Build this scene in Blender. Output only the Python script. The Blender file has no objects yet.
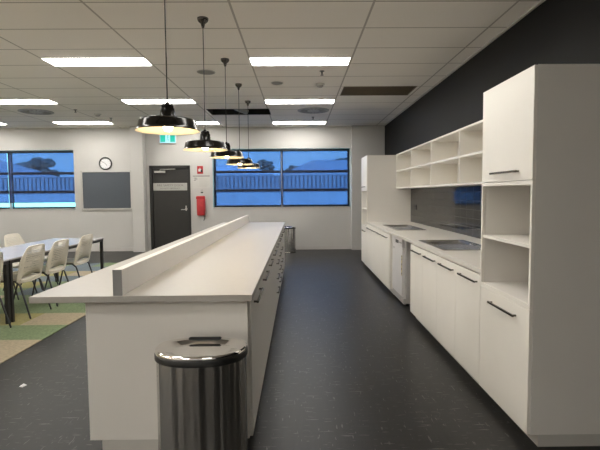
import bpy, bmesh, math, random
from mathutils import Vector, Matrix
random.seed(7)
S = bpy.context.scene
COL = S.collection
PI = math.pi

# ------------------------------------------------------------------ materials
def mat(name, col, rough=0.5, metal=0.0, var=0.04, scale=6.0, bump=0.0, bscale=200.0, spec=0.5, coat=0.0):
    m = bpy.data.materials.new(name); m.use_nodes = True
    nt = m.node_tree; b = nt.nodes['Principled BSDF']
    b.inputs['Roughness'].default_value = rough
    b.inputs['Metallic'].default_value = metal
    b.inputs['Specular IOR Level'].default_value = spec
    b.inputs['Coat Weight'].default_value = coat
    tc = nt.nodes.new('ShaderNodeTexCoord')
    n = nt.nodes.new('ShaderNodeTexNoise'); n.inputs['Scale'].default_value = scale; n.inputs['Detail'].default_value = 3
    nt.links.new(tc.outputs['Object'], n.inputs['Vector'])
    r = nt.nodes.new('ShaderNodeValToRGB')
    r.color_ramp.elements[0].position = 0.3; r.color_ramp.elements[1].position = 0.7
    r.color_ramp.elements[0].color = tuple(c*(1-var) for c in col)+(1,)
    r.color_ramp.elements[1].color = tuple(min(1, c*(1+var)) for c in col)+(1,)
    nt.links.new(n.outputs['Fac'], r.inputs['Fac']); nt.links.new(r.outputs['Color'], b.inputs['Base Color'])
    if bump:
        n2 = nt.nodes.new('ShaderNodeTexNoise'); n2.inputs['Scale'].default_value = bscale
        nt.links.new(tc.outputs['Object'], n2.inputs['Vector'])
        bp = nt.nodes.new('ShaderNodeBump'); bp.inputs['Strength'].default_value = bump; bp.inputs['Distance'].default_value = 0.002
        nt.links.new(n2.outputs['Fac'], bp.inputs['Height']); nt.links.new(bp.outputs['Normal'], b.inputs['Normal'])
    return m

def emis(name, col, strength):
    m = bpy.data.materials.new(name); m.use_nodes = True
    b = m.node_tree.nodes['Principled BSDF']
    b.inputs['Base Color'].default_value = tuple(c*.5 for c in col)+(1,)
    b.inputs['Emission Color'].default_value = col+(1,)
    b.inputs['Emission Strength'].default_value = strength
    return m

def mnode(nt, op, a=None, b=None, va=0.0, vb=0.0):
    n = nt.nodes.new('ShaderNodeMath'); n.operation = op
    n.inputs[0].default_value = va; n.inputs[1].default_value = vb
    if a is not None: nt.links.new(a, n.inputs[0])
    if b is not None: nt.links.new(b, n.inputs[1])
    return n.outputs[0]

def grid_mask(nt, vec, origin, period, half, axes=('X', 'Y')):
    """1 on the joint lines of a rectangular grid"""
    sep = nt.nodes.new('ShaderNodeSeparateXYZ'); nt.links.new(vec, sep.inputs[0])
    outs = []
    for ax, o, p in zip(axes, origin, period):
        t = mnode(nt, 'SUBTRACT', sep.outputs[ax], vb=o-p*100)
        t = mnode(nt, 'MODULO', t, vb=p)
        t = mnode(nt, 'SUBTRACT', t, vb=p/2)
        t = mnode(nt, 'ABSOLUTE', t)
        outs.append(mnode(nt, 'GREATER_THAN', t, vb=p/2-half))
    return mnode(nt, 'MAXIMUM', outs[0], outs[1])

M = {}
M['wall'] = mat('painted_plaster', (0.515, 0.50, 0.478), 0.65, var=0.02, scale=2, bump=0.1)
M['wallbounce'] = mat('bounce_white_plaster', (0.80, 0.78, 0.75), 0.65, var=0.02, scale=2)  # unseen front wall made white to bounce light onto the steel bin
M['column'] = mat('column_paint', (0.515, 0.50, 0.478), 0.6, var=0.02, scale=2, bump=0.1)
M['skirt'] = mat('skirting_paint', (0.50, 0.48, 0.46), 0.5)
M['darkwall'] = mat('charcoal_wall_paint', (0.0045, 0.0042, 0.0036), 0.5, var=0.1, scale=1.5, spec=0.15)
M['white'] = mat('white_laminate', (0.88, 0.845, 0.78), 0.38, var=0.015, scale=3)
M['panel'] = mat('white_laminate_panel', (0.78, 0.75, 0.705), 0.40, var=0.015, scale=3)
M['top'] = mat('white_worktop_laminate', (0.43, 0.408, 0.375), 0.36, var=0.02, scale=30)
M['bench'] = mat('white_worktop_laminate_lit', (0.70, 0.67, 0.615), 0.36, var=0.02, scale=30)  # same laminate as the island top, lightened to stand in for light
M['endcap'] = mat('grey_edge_strip', (0.27, 0.27, 0.27), 0.45)
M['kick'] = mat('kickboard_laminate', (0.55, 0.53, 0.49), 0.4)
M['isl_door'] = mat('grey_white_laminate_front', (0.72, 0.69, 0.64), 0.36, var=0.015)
M['steel'] = mat('stainless_steel', (0.52, 0.50, 0.47), 0.26, 1.0, var=0.02, scale=10)
M['handle'] = mat('satin_metal_handle', (0.14, 0.125, 0.11), 0.25, 1.0)
M['chrome'] = mat('polished_chrome', (0.88, 0.86, 0.83), 0.06, 1.0, var=0.02)
M['darkchrome'] = mat('dark_chrome', (0.10, 0.095, 0.09), 0.12, 1.0)
M['black'] = mat('black_plastic', (0.012, 0.012, 0.012), 0.4)
M['gloss'] = mat('black_gloss_enamel', (0.008, 0.007, 0.006), 0.18, spec=0.22)
M['cream'] = mat('cream_enamel', (0.82, 0.75, 0.60), 0.35)
M['cord'] = mat('black_cord', (0.02, 0.018, 0.016), 0.6)
M['blackmetal'] = mat('black_powder_coat', (0.014, 0.013, 0.013), 0.45)
M['leg'] = mat('charcoal_chair_metal', (0.06, 0.062, 0.065), 0.4, 0.6)
M['plast'] = mat('pale_chair_plastic', (0.74, 0.69, 0.59), 0.45)
M['tabletop'] = mat('pale_table_laminate', (0.42, 0.40, 0.41), 0.25, var=0.05, scale=8)
M['doorgrey'] = mat('charcoal_door_paint', (0.020, 0.0185, 0.0165), 0.45, var=0.05)
M['dooredge'] = mat('charcoal_frame_paint', (0.015, 0.0142, 0.013), 0.4)
M['alu'] = mat('brushed_aluminium', (0.52, 0.51, 0.49), 0.4, 0.8)
M['silver'] = mat('silver_sign_plate', (0.42, 0.41, 0.38), 0.45, 0.3)
M['ink'] = mat('dark_ink', (0.02, 0.02, 0.02), 0.6)
M['greyink'] = mat('grey_ink', (0.16, 0.155, 0.145), 0.6)
M['paper'] = mat('white_sign_paper', (0.55, 0.53, 0.50), 0.6)
M['red'] = mat('red_vinyl', (0.52, 0.04, 0.045), 0.35, var=0.15, scale=14)
M['redsign'] = mat('red_sign_plate', (0.42, 0.015, 0.02), 0.4)
M['pin'] = mat('grey_pinboard_felt', (0.085, 0.096, 0.112), 0.9, var=0.05, scale=60)
M['face'] = mat('clock_face', (0.70, 0.69, 0.71), 0.5)
M['navy'] = mat('dark_window_frame', (0.010, 0.014, 0.022), 0.4)
M['mull'] = mat('pale_window_mullion', (0.45, 0.47, 0.52), 0.4, 0.3)
M['appl'] = mat('white_appliance_enamel', (0.72, 0.70, 0.70), 0.3)
M['applside'] = mat('appliance_side', (0.50, 0.48, 0.47), 0.35)
M['yellow'] = mat('yellow_sticker', (0.55, 0.42, 0.12), 0.5)
M['trimgrey'] = mat('light_fitting_frame', (0.62, 0.60, 0.56), 0.5)
M['ventgrey'] = mat('grey_vent_metal', (0.42, 0.41, 0.38), 0.5)
M['speaker'] = mat('grey_speaker_grille', (0.23, 0.22, 0.20), 0.6)
M['void'] = mat('dark_vent_void', (0.010, 0.009, 0.008), 0.9)
M['egg'] = mat('brown_vent_core', (0.20, 0.165, 0.12), 0.7)
M['duct'] = mat('pale_duct', (0.30, 0.30, 0.28), 0.5)
M['detector'] = mat('detector_plastic', (0.55, 0.53, 0.49), 0.5)
M['brass'] = mat('sprinkler_metal', (0.12, 0.11, 0.10), 0.35, 0.8)
M['light'] = emis('lit_diffuser', (1.0, 0.965, 0.90), 14.5)
M['bulb'] = emis('lit_warm_bulb', (1.0, 0.76, 0.44), 42.0)
M['exitgreen'] = emis('lit_green_panel', (0.0, 0.34, 0.25), 0.75)
M['exitwhite'] = emis('lit_white_panel', (0.42, 0.78, 0.95), 0.55)

def brushed():
    m = bpy.data.materials.new('brushed_steel_body'); m.use_nodes = True
    nt = m.node_tree; b = nt.nodes['Principled BSDF']
    b.inputs['Metallic'].default_value = 1; b.inputs['Roughness'].default_value = 0.24
    b.inputs['Base Color'].default_value = (0.72, 0.70, 0.67, 1)
    tc = nt.nodes.new('ShaderNodeTexCoord'); mp = nt.nodes.new('ShaderNodeMapping')
    mp.inputs['Scale'].default_value = (60, 60, 0.5)
    n = nt.nodes.new('ShaderNodeTexNoise'); n.inputs['Scale'].default_value = 1.0; n.inputs['Detail'].default_value = 4
    nt.links.new(tc.outputs['Object'], mp.inputs[0]); nt.links.new(mp.outputs[0], n.inputs['Vector'])
    r = nt.nodes.new('ShaderNodeMapRange'); r.inputs[3].default_value = 0.10; r.inputs[4].default_value = 0.20
    nt.links.new(n.outputs['Fac'], r.inputs[0]); nt.links.new(r.outputs[0], b.inputs['Roughness'])
    mp2 = nt.nodes.new('ShaderNodeMapping'); mp2.inputs['Scale'].default_value = (22, 22, 0.25)
    n2 = nt.nodes.new('ShaderNodeTexNoise'); n2.inputs['Scale'].default_value = 1.0; n2.inputs['Detail'].default_value = 1
    nt.links.new(tc.outputs['Object'], mp2.inputs[0]); nt.links.new(mp2.outputs[0], n2.inputs['Vector'])
    bp = nt.nodes.new('ShaderNodeBump'); bp.inputs['Strength'].default_value = 1.0; bp.inputs['Distance'].default_value = 0.035
    nt.links.new(n2.outputs['Fac'], bp.inputs['Height']); nt.links.new(bp.outputs['Normal'], b.inputs['Normal'])
    return m
M['brushed'] = brushed()

def ceiling_mat():
    m = bpy.data.materials.new('ceiling_tiles'); m.use_nodes = True
    nt = m.node_tree; b = nt.nodes['Principled BSDF']; b.inputs['Roughness'].default_value = 0.85
    tc = nt.nodes.new('ShaderNodeTexCoord')
    mask = grid_mask(nt, tc.outputs['Object'], (-1.757, 3.845), (1.2, 0.6), 0.010)
    n = nt.nodes.new('ShaderNodeTexNoise'); n.inputs['Scale'].default_value = 90; nt.links.new(tc.outputs['Object'], n.inputs['Vector'])
    r = nt.nodes.new('ShaderNodeValToRGB'); r.color_ramp.elements[0].color = (0.85, 0.81, 0.755, 1); r.color_ramp.elements[1].color = (0.92, 0.885, 0.83, 1)
    nt.links.new(n.outputs['Fac'], r.inputs['Fac'])
    mx = nt.nodes.new('ShaderNodeMix'); mx.data_type = 'RGBA'
    nt.links.new(mask, mx.inputs[0]); nt.links.new(r.outputs[0], mx.inputs[6]); mx.inputs[7].default_value = (0.48, 0.45, 0.41, 1)
    nt.links.new(mx.outputs[2], b.inputs['Base Color'])
    return m
M['ceiling'] = ceiling_mat()

def floor_mat():
    m = bpy.data.materials.new('charcoal_streaked_vinyl'); m.use_nodes = True
    nt = m.node_tree; b = nt.nodes['Principled BSDF']
    tc = nt.nodes.new('ShaderNodeTexCoord')
    def noise(sx, sy, det, rot=0.0):
        mp = nt.nodes.new('ShaderNodeMapping'); mp.inputs['Scale'].default_value = (sx, sy, 1); mp.inputs['Rotation'].default_value = (0, 0, rot)
        n = nt.nodes.new('ShaderNodeTexNoise'); n.inputs['Scale'].default_value = 1; n.inputs['Detail'].default_value = det
        nt.links.new(tc.outputs['Object'], mp.inputs[0]); nt.links.new(mp.outputs[0], n.inputs['Vector']); return n.outputs['Fac']
    a = noise(3, 40, 4); c = noise(40, 3, 4); d = noise(1.3, 1.3, 3)
    f1 = mnode(nt, 'GREATER_THAN', noise(9, 70, 2), vb=0.665)
    f2 = mnode(nt, 'GREATER_THAN', noise(60, 11, 2, 0.5), vb=0.675)
    fl = mnode(nt, 'MAXIMUM', f1, f2)
    s = mnode(nt, 'ADD', a, c); s = mnode(nt, 'ADD', s, d); s = mnode(nt, 'MULTIPLY', s, vb=0.3333)
    r = nt.nodes.new('ShaderNodeValToRGB'); r.color_ramp.elements[0].position = 0.35; r.color_ramp.elements[1].position = 0.65
    r.color_ramp.elements[0].color = (0.010, 0.0097, 0.0092, 1); r.color_ramp.elements[1].color = (0.023, 0.022, 0.0205, 1)
    nt.links.new(s, r.inputs['Fac'])
    grid = grid_mask(nt, tc.outputs['Object'], (0.13, 0.3), (0.6, 0.6), 0.0012)
    k = mnode(nt, 'MULTIPLY', fl, vb=0.5)
    mx = nt.nodes.new('ShaderNodeMix'); mx.data_type = 'RGBA'
    nt.links.new(k, mx.inputs[0]); nt.links.new(r.outputs[0], mx.inputs[6]); mx.inputs[7].default_value = (0.14, 0.135, 0.125, 1)
    mx2 = nt.nodes.new('ShaderNodeMix'); mx2.data_type = 'RGBA'
    nt.links.new(grid, mx2.inputs[0]); nt.links.new(mx.outputs[2], mx2.inputs[6]); mx2.inputs[7].default_value = (0.014, 0.014, 0.014, 1)
    nt.links.new(mx2.outputs[2], b.inputs['Base Color'])
    rr = nt.nodes.new('ShaderNodeMapRange'); rr.inputs[3].default_value = 0.30; rr.inputs[4].default_value = 0.46
    nt.links.new(s, rr.inputs[0]); nt.links.new(rr.outputs[0], b.inputs['Roughness'])
    return m
M['floor'] = floor_mat(); M['floor'].node_tree.nodes['Principled BSDF'].inputs['Specular IOR Level'].default_value = 0.23

def splash_mat():
    m = bpy.data.materials.new('glossy_charcoal_tiles'); m.use_nodes = True
    nt = m.node_tree; b = nt.nodes['Principled BSDF']
    b.inputs['Roughness'].default_value = 0.10; b.inputs['Specular IOR Level'].default_value = 0.4
    tc = nt.nodes.new('ShaderNodeTexCoord')
    mask = grid_mask(nt, tc.outputs['Object'], (0.05, 0.845), (0.20, 0.10), 0.0025, axes=('Y', 'Z'))
    mx = nt.nodes.new('ShaderNodeMix'); mx.data_type = 'RGBA'
    nt.links.new(mask, mx.inputs[0]); mx.inputs[6].default_value = (0.012, 0.0115, 0.010, 1); mx.inputs[7].default_value = (0.075, 0.072, 0.066, 1)
    nt.links.new(mx.outputs[2], b.inputs['Base Color'])
    rr = nt.nodes.new('ShaderNodeMapRange'); rr.inputs[3].default_value = 0.09; rr.inputs[4].default_value = 0.5
    nt.links.new(mask, rr.inputs[0]); nt.links.new(rr.outputs[0], b.inputs['Roughness'])
    return m
M['splash'] = splash_mat()

def perf_mat():
    m = bpy.data.materials.new('perforated_chair_plastic'); m.use_nodes = True
    nt = m.node_tree; b = nt.nodes['Principled BSDF']; b.inputs['Roughness'].default_value = 0.45
    b.inputs['Base Color'].default_value = (0.74, 0.69, 0.59, 1)
    tc = nt.nodes.new('ShaderNodeTexCoord'); sep = nt.nodes.new('ShaderNodeSeparateXYZ'); nt.links.new(tc.outputs['Object'], sep.inputs[0])
    ds = []
    for ax in ('Y', 'Z'):
        t = mnode(nt, 'ADD', sep.outputs[ax], vb=10.0); t = mnode(nt, 'MODULO', t, vb=0.022); t = mnode(nt, 'SUBTRACT', t, vb=0.011)
        ds.append(mnode(nt, 'MULTIPLY', t, t))
    d = mnode(nt, 'ADD', ds[0], ds[1]); hole = mnode(nt, 'LESS_THAN', d, vb=0.006**2)
    # only inside the outline
    ay = mnode(nt, 'ABSOLUTE', sep.outputs['Y']); inn = mnode(nt, 'LESS_THAN', ay, vb=0.17)
    zz = mnode(nt, 'GREATER_THAN', sep.outputs['Z'], vb=0.50); zt = mnode(nt, 'LESS_THAN', sep.outputs['Z'], vb=0.745)
    hole = mnode(nt, 'MULTIPLY', hole, inn); hole = mnode(nt, 'MULTIPLY', hole, zz); hole = mnode(nt, 'MULTIPLY', hole, zt)
    tr = nt.nodes.new('ShaderNodeBsdfTransparent'); ms = nt.nodes.new('ShaderNodeMixShader')
    nt.links.new(hole, ms.inputs[0]); nt.links.new(b.outputs[0], ms.inputs[1]); nt.links.new(tr.outputs[0], ms.inputs[2])
    nt.links.new(ms.outputs[0], nt.nodes['Material Output'].inputs[0])
    return m
M['perf'] = perf_mat()

def blind_mat():
    m = bpy.data.materials.new('screen_blind_fabric'); m.use_nodes = True
    nt = m.node_tree; b = nt.nodes['Principled BSDF']
    b.inputs['Base Color'].default_value = (0.035, 0.045, 0.065, 1); b.inputs['Roughness'].default_value = 0.8
    tc = nt.nodes.new('ShaderNodeTexCoord'); n = nt.nodes.new('ShaderNodeTexNoise'); n.inputs['Scale'].default_value = 3
    nt.links.new(tc.outputs['Object'], n.inputs['Vector'])
    r = nt.nodes.new('ShaderNodeMapRange'); r.inputs[3].default_value = 0.46; r.inputs[4].default_value = 0.54
    nt.links.new(n.outputs['Fac'], r.inputs[0])
    tr = nt.nodes.new('ShaderNodeBsdfTransparent'); tr.inputs[0].default_value = (0.64, 0.65, 1.0, 1)
    ms = nt.nodes.new('ShaderNodeMixShader')
    nt.links.new(r.outputs[0], ms.inputs[0]); nt.links.new(b.outputs[0], ms.inputs[1]); nt.links.new(tr.outputs[0], ms.inputs[2])
    nt.links.new(ms.outputs[0], nt.nodes['Material Output'].inputs[0])
    return m
M['blind'] = blind_mat()

def glass_mat():
    m = bpy.data.materials.new('window_glass'); m.use_nodes = True
    nt = m.node_tree; b = nt.nodes['Principled BSDF']
    b.inputs['Base Color'].default_value = (0.02, 0.03, 0.04, 1); b.inputs['Roughness'].default_value = 0.03
    tr = nt.nodes.new('ShaderNodeBsdfTransparent'); tr.inputs[0].default_value = (0.92, 0.96, 1, 1)
    ms = nt.nodes.new('ShaderNodeMixShader'); ms.inputs[0].default_value = 0.9
    nt.links.new(b.outputs[0], ms.inputs[1]); nt.links.new(tr.outputs[0], ms.inputs[2])
    nt.links.new(ms.outputs[0], nt.nodes['Material Output'].inputs[0])
    return m
M['glass'] = glass_mat()
CARPET = {
 'g': mat('green_carpet', (0.140, 0.185, 0.095), 0.95, var=0.2, scale=45, bump=0.5, bscale=300),
 'b': mat('beige_carpet', (0.300, 0.250, 0.170), 0.95, var=0.15, scale=45, bump=0.5, bscale=300),
 'o': mat('olive_carpet', (0.250, 0.225, 0.085), 0.95, var=0.15, scale=45, bump=0.5, bscale=300),
 'l': mat('bluegrey_carpet', (0.110, 0.135, 0.150), 0.95, var=0.2, scale=45, bump=0.5, bscale=300)}
M['lawn'] = mat('pale_concrete_paving', (0.55, 0.55, 0.52), 0.9, var=0.1, scale=1)
M['fence'] = mat('ribbed_steel_fence', (0.52, 0.53, 0.56), 0.6, var=0.03)
M['fenceshade'] = mat('fence_recess_shade', (0.30, 0.31, 0.33), 0.7)  # shade between the fence ribs, put into a darker colour
M['render'] = mat('rendered_low_wall', (0.80, 0.80, 0.80), 0.8)
M['roofa'] = mat('grey_roof_tiles', (0.38, 0.385, 0.40), 0.8, var=0.15, scale=2)
M['roofb'] = mat('pale_roof_sheeting', (0.62, 0.62, 0.63), 0.7, var=0.05)
M['housewall'] = mat('house_brick', (0.36, 0.35, 0.35), 0.8)
M['leaf'] = mat('dark_foliage', (0.13, 0.155, 0.13), 0.9, var=0.5, scale=3)
M['bark'] = mat('bark', (0.05, 0.04, 0.03), 0.9)

# ------------------------------------------------------------------ builders
ORG = {}
def thing(name, label, cat, loc=(0, 0, 0), group=None):
    o = bpy.data.objects.new(name, None); o.empty_display_size = 0.1; COL.objects.link(o)
    o.location = loc; ORG[o] = Vector(loc)
    return tag(o, label, cat, group)
def tag(o, label, cat, group=None, kind=None):
    if label: o['label'] = label
    if cat: o['category'] = cat
    if group: o['group'] = group
    if kind: o['kind'] = kind
    return o

class MB:
    """collects shapes given in world coordinates; build() links them as one mesh"""
    def __init__(s): s.bm = bmesh.new(); s.mi = 0
    def _set(s, faces):
        for f in faces: f.material_index = s.mi
    def box(s, x0, x1, y0, y1, z0, z1):
        v = [s.bm.verts.new((x, y, z)) for x in (x0, x1) for y in (y0, y1) for z in (z0, z1)]
        s._set([s.bm.faces.new([v[i] for i in q]) for q in ((0, 1, 3, 2), (4, 6, 7, 5), (0, 4, 5, 1), (2, 3, 7, 6), (0, 2, 6, 4), (1, 5, 7, 3))])
        return s
    def cyl(s, p0, p1, r0, r1=None, n=16):
        return s.tube([p0, p1], [r0, r0 if r1 is None else r1], n)
    def tube(s, pts, rad, n=10):
        pts = [Vector(p) for p in pts]
        if not isinstance(rad, (list, tuple)): rad = [rad]*len(pts)
        rings = []
        for i, p in enumerate(pts):
            d = (pts[min(i+1, len(pts)-1)]-pts[max(i-1, 0)]).normalized()
            a = d.orthogonal().normalized() if i == 0 else (prev - d*prev.dot(d)).normalized()
            prev = a; b = d.cross(a)
            rings.append([s.bm.verts.new(p+(a*math.cos(2*PI*k/n)+b*math.sin(2*PI*k/n))*rad[i]) for k in range(n)])
        fs = []
        for A, B in zip(rings, rings[1:]):
            for k in range(n): fs.append(s.bm.faces.new([A[k], A[(k+1) % n], B[(k+1) % n], B[k]]))
        fs.append(s.bm.faces.new(rings[0][::-1])); fs.append(s.bm.faces.new(rings[-1]))
        s._set(fs); return s
    def lathe(s, c, prof, n=40):
        """profile of (radius, z) revolved about the vertical through c"""
        rings = []
        for r, z in prof:
            if r < 1e-6: rings.append([s.bm.verts.new((c[0], c[1], c[2]+z))])
            else: rings.append([s.bm.verts.new((c[0]+r*math.cos(2*PI*k/n), c[1]+r*math.sin(2*PI*k/n), c[2]+z)) for k in range(n)])
        fs = []
        for A, B in zip(rings, rings[1:]):
            for k in range(n):
                q = [A[k % len(A)], A[(k+1) % len(A)], B[(k+1) % len(B)], B[k % len(B)]]
                u = []
                for v in q:
                    if v not in u: u.append(v)
                if len(u) > 2: fs.append(s.bm.faces.new(u))
        s._set(fs); return s
    def rings(s, loops, cap0=True, cap1=True):
        R = [[s.bm.verts.new(p) for p in L] for L in loops]; n = len(R[0]); fs = []
        for A, B in zip(R, R[1:]):
            for k in range(n): fs.append(s.bm.faces.new([A[k], A[(k+1) % n], B[(k+1) % n], B[k]]))
        if cap0: fs.append(s.bm.faces.new(R[0][::-1]))
        if cap1: fs.append(s.bm.faces.new(R[-1]))
        s._set(fs); return s
    def ball(s, c, r, sub=2, sc=(1, 1, 1), jit=0.0):
        g = bmesh.ops.create_icosphere(s.bm, subdivisions=sub, radius=r)
        for v in g['verts']:
            k = 1+random.uniform(-jit, jit)
            v.co = Vector((c[0]+v.co.x*sc[0]*k, c[1]+v.co.y*sc[1]*k, c[2]+v.co.z*sc[2]*k))
        return s
    def slab(s, u0, u1, v0, v1, w0, w1, holes, axis):
        """slab in the (u,v) plane of thickness w with rectangular holes; axis = normal letter"""
        us = sorted({u0, u1, *[h[0] for h in holes], *[h[1] for h in holes]}); vs = sorted({v0, v1, *[h[2] for h in holes], *[h[3] for h in holes]})
        P = {'z': lambda u, v, w: (u, v, w), 'y': lambda u, v, w: (u, w, v), 'x': lambda u, v, w: (w, u, v)}[axis]
        solid = {}
        for i in range(len(us)-1):
            for j in range(len(vs)-1):
                cu, cv = (us[i]+us[i+1])/2, (vs[j]+vs[j+1])/2
                solid[i, j] = not any(h[0] < cu < h[1] and h[2] < cv < h[3] for h in holes)
        V = {}
        def vert(i, j, k):
            if (i, j, k) not in V: V[i, j, k] = s.bm.verts.new(P(us[i], vs[j], (w0, w1)[k]))
            return V[i, j, k]
        fs = []
        for (i, j), ok in solid.items():
            if not ok: continue
            fs.append(s.bm.faces.new([vert(i, j, 0), vert(i, j+1, 0), vert(i+1, j+1, 0), vert(i+1, j, 0)]))
            fs.append(s.bm.faces.new([vert(i, j, 1), vert(i+1, j, 1), vert(i+1, j+1, 1), vert(i, j+1, 1)]))
            for (di, dj, a, b) in ((-1, 0, (i, j), (i, j+1)), (1, 0, (i+1, j), (i+1, j+1)), (0, -1, (i, j), (i+1, j)), (0, 1, (i, j+1), (i+1, j+1))):
                if not solid.get((i+di, j+dj), False):
                    fs.append(s.bm.faces.new([vert(*a, 0), vert(*b, 0), vert(*b, 1), vert(*a, 1)]))
        s._set(fs); return s
    def build(s, name, mats, parent=None, smooth=False, bevel=0.0, label=None):
        bmesh.ops.recalc_face_normals(s.bm, faces=s.bm.faces)
        if parent is not None:
            o0 = ORG.get(parent, Vector((0, 0, 0)))
        else:
            xs = [v.co for v in s.bm.verts]
            o0 = Vector(((min(v.x for v in xs)+max(v.x for v in xs))/2, (min(v.y for v in xs)+max(v.y for v in xs))/2, min(v.z for v in xs)))
            if getattr(s, 'world', False): o0 = Vector((0, 0, 0))
        bmesh.ops.translate(s.bm, verts=s.bm.verts, vec=-o0)
        me = bpy.data.meshes.new(name); s.bm.to_mesh(me); s.bm.free()
        for m in (mats if isinstance(mats, (list, tuple)) else [mats]): me.materials.append(m)
        if smooth:
            for p in me.polygons: p.use_smooth = True
            try: me.set_sharp_from_angle(angle=math.radians(38))
            except Exception: pass
        o = bpy.data.objects.new(name, me); COL.objects.link(o)
        if parent is not None: o.parent = parent; ORG[o] = o0
        else: o.location = o0; ORG[o] = o0
        if bevel:
            b = o.modifiers.new('bevel', 'BEVEL'); b.width = bevel; b.segments = 2; b.limit_method = 'ANGLE'; b.angle_limit = math.radians(50)
            b.harden_normals = False
        if label: o['label'] = label
        return o
def structure(mb, name, m, parent=None, **kw):
    mb.world = True
    o = mb.build(name, m, parent, **kw)
    if parent is None: o['kind'] = 'structure'
    return o
def box(name, m, parent, x0, x1, y0, y1, z0, z1, bevel=0.0, **kw):
    return MB().box(x0, x1, y0, y1, z0, z1).build(name, m, parent, bevel=bevel, **kw)
def copy_tree(o, loc, label=None, group=None, rotz=None):
    r = o.copy(); COL.objects.link(r); r.location = loc; ORG[r] = Vector(loc)
    if rotz is not None: r.rotation_euler = (0, 0, rotz)
    if label: r['label'] = label
    if group: r['group'] = group
    for ch in list(o.children):
        c = ch.copy(); COL.objects.link(c); c.parent = r
        for g in list(ch.children):
            d = g.copy(); COL.objects.link(d); d.parent = c
    return r
def text(name, s, size, m, parent, loc, rot, align='CENTER'):
    cu = bpy.data.curves.new(name, 'FONT'); cu.body = s; cu.size = size; cu.align_x = align; cu.align_y = 'CENTER'; cu.extrude = 0.0006
    t = bpy.data.objects.new(name, cu); COL.objects.link(t)
    bpy.context.view_layer.update()
    me = bpy.data.meshes.new_from_object(t.evaluated_get(bpy.context.evaluated_depsgraph_get()))
    bpy.data.objects.remove(t); bpy.data.curves.remove(cu)
    me.materials.clear(); me.materials.append(m); me.name = name
    Rm = rot.to_4x4(); me.transform(Matrix.Translation(Vector(loc)-ORG[parent]) @ Rm)
    o = bpy.data.objects.new(name, me); COL.objects.link(o); o.parent = parent; ORG[o] = ORG[parent]
    return o
ROT_BACK = Matrix(((1, 0, 0), (0, 0, -1), (0, 1, 0)))     # text standing on a wall that faces the camera (-Y)

# ------------------------------------------------------------------ room shell
CE = 2.923; XR = 2.04; XL = -14.5; YB = 10.85; YF = -3.4  # room widened to the left to hold the added ceiling lights
W1 = (-8.49, -5.305, 1.03, 2.415)      # left window opening
W2 = (-2.03, 1.245, 1.03, 2.415)      # right window opening
DR = (-3.515, -2.575, 0.0, 2.02)        # door opening
V1 = (-1.70, -0.53, 8.55, 9.16)        # open ceiling vents
V2 = (0.69, 1.785, 6.83, 7.44)
structure(MB().box(XL-.2, XR+.2, YF-.2, YB+.25, -0.12, 0.0), 'floor', M['floor'])
structure(MB().slab(XL-.2, XR+.2, YF-.2, YB+.25, CE, CE+.05, [V1, V2], 'z'), 'ceiling', M['ceiling'])
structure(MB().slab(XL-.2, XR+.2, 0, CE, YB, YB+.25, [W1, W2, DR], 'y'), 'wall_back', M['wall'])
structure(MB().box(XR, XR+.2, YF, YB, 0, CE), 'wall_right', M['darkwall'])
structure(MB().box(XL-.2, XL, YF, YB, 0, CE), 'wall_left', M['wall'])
structure(MB().box(XL-.2, XR+.2, YF-.2, YF, 0, CE), 'wall_front', M['wallbounce'])
structure(MB().box(-3.885, -3.60, 10.63, YB, 0, CE), 'trim_1', M['column'], bevel=0.008)
structure(MB().box(1.262, XR, 10.70, YB, 0, CE), 'trim_2', M['column'], bevel=0.008)
structure(MB().box(XL, -3.885, YB-.014, YB, 0, 0.085), 'baseboard_left', M['skirt'], bevel=0.003)
structure(MB().box(-2.46, 1.262, YB-.014, YB, 0, 0.085), 'baseboard_back', M['skirt'], bevel=0.003)
structure(MB().box(1.262, XR, 10.686, 10.70, 0, 0.085), 'baseboard_right', M['skirt'], bevel=0.003)
# ceiling edge trim along the dark wall and the back wall
structure(MB().box(XR-.022, XR, YF, YB, CE-.018, CE-.0005), 'trim_3', M['trimgrey'])
structure(MB().box(XL, 1.26, YB-.02, YB, CE-.018, CE-.0005), 'trim_4', M['trimgrey'])

def window(n, W):
    x0, x1, z0, z1 = W; mid = (x0+x1)/2; y0, y1 = 11.0, 11.06
    g = MB(); g.box(x0+.02, x1-.02, 11.025, 11.033, z0+.02, z1-.02)
    w = structure(g, 'window_%d' % n, M['glass'])
    f = MB()
    f.slab(x0, x1, z0, z1, y0, y1, [(x0+.05, mid-.03, z0+.04, z1-.045), (mid+.03, x1-.05, z0+.04, z1-.045)], 'y')
    f.build('window_frame', M['navy'], w, bevel=0.003)
    for zt in (1.43, 1.875):
        for a, b in ((x0+.05, mid-.03), (mid+.03, x1-.05)):
            box('window_transom', M['navy'], w, a, b, y0-.01, y1, zt-.03, zt+.03)
    box('window_mullion', M['mull'], w, mid-.026, mid+.026, 10.955, y0-.001, z0+.002, z1-.05, bevel=0.003)
    box('window_sill', M['skirt'], w, x0, x1, YB-.012, 11.0, z0-.02, z0, bevel=0.003)
window(1, W1); window(2, W2)
def blind(x0, x1, zb, label):
    t = thing('roller_blind', label, 'blind', ((x0+x1)/2, 10.91, zb), 'screen roller blinds on the back windows')
    MB().cyl((x0, 10.90, 2.375), (x1, 10.90, 2.375), 0.026, n=20).build('roller', M['navy'], t, smooth=True)
    box('blind_fabric', M['blind'], t, x0+.004, x1-.004, 10.918, 10.9192, zb, 2.375)
    box('bottom_rail', M['navy'], t, x0+.004, x1-.004, 10.911, 10.926, zb-.012, zb+.004, bevel=0.003)
m1 = (W1[0]+W1[1])/2; m2 = (W2[0]+W2[1])/2
blind(W1[0]+.012, m1-.006, 1.185, 'dark screen roller blind at the left edge of the photo, cut off by it')
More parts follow.
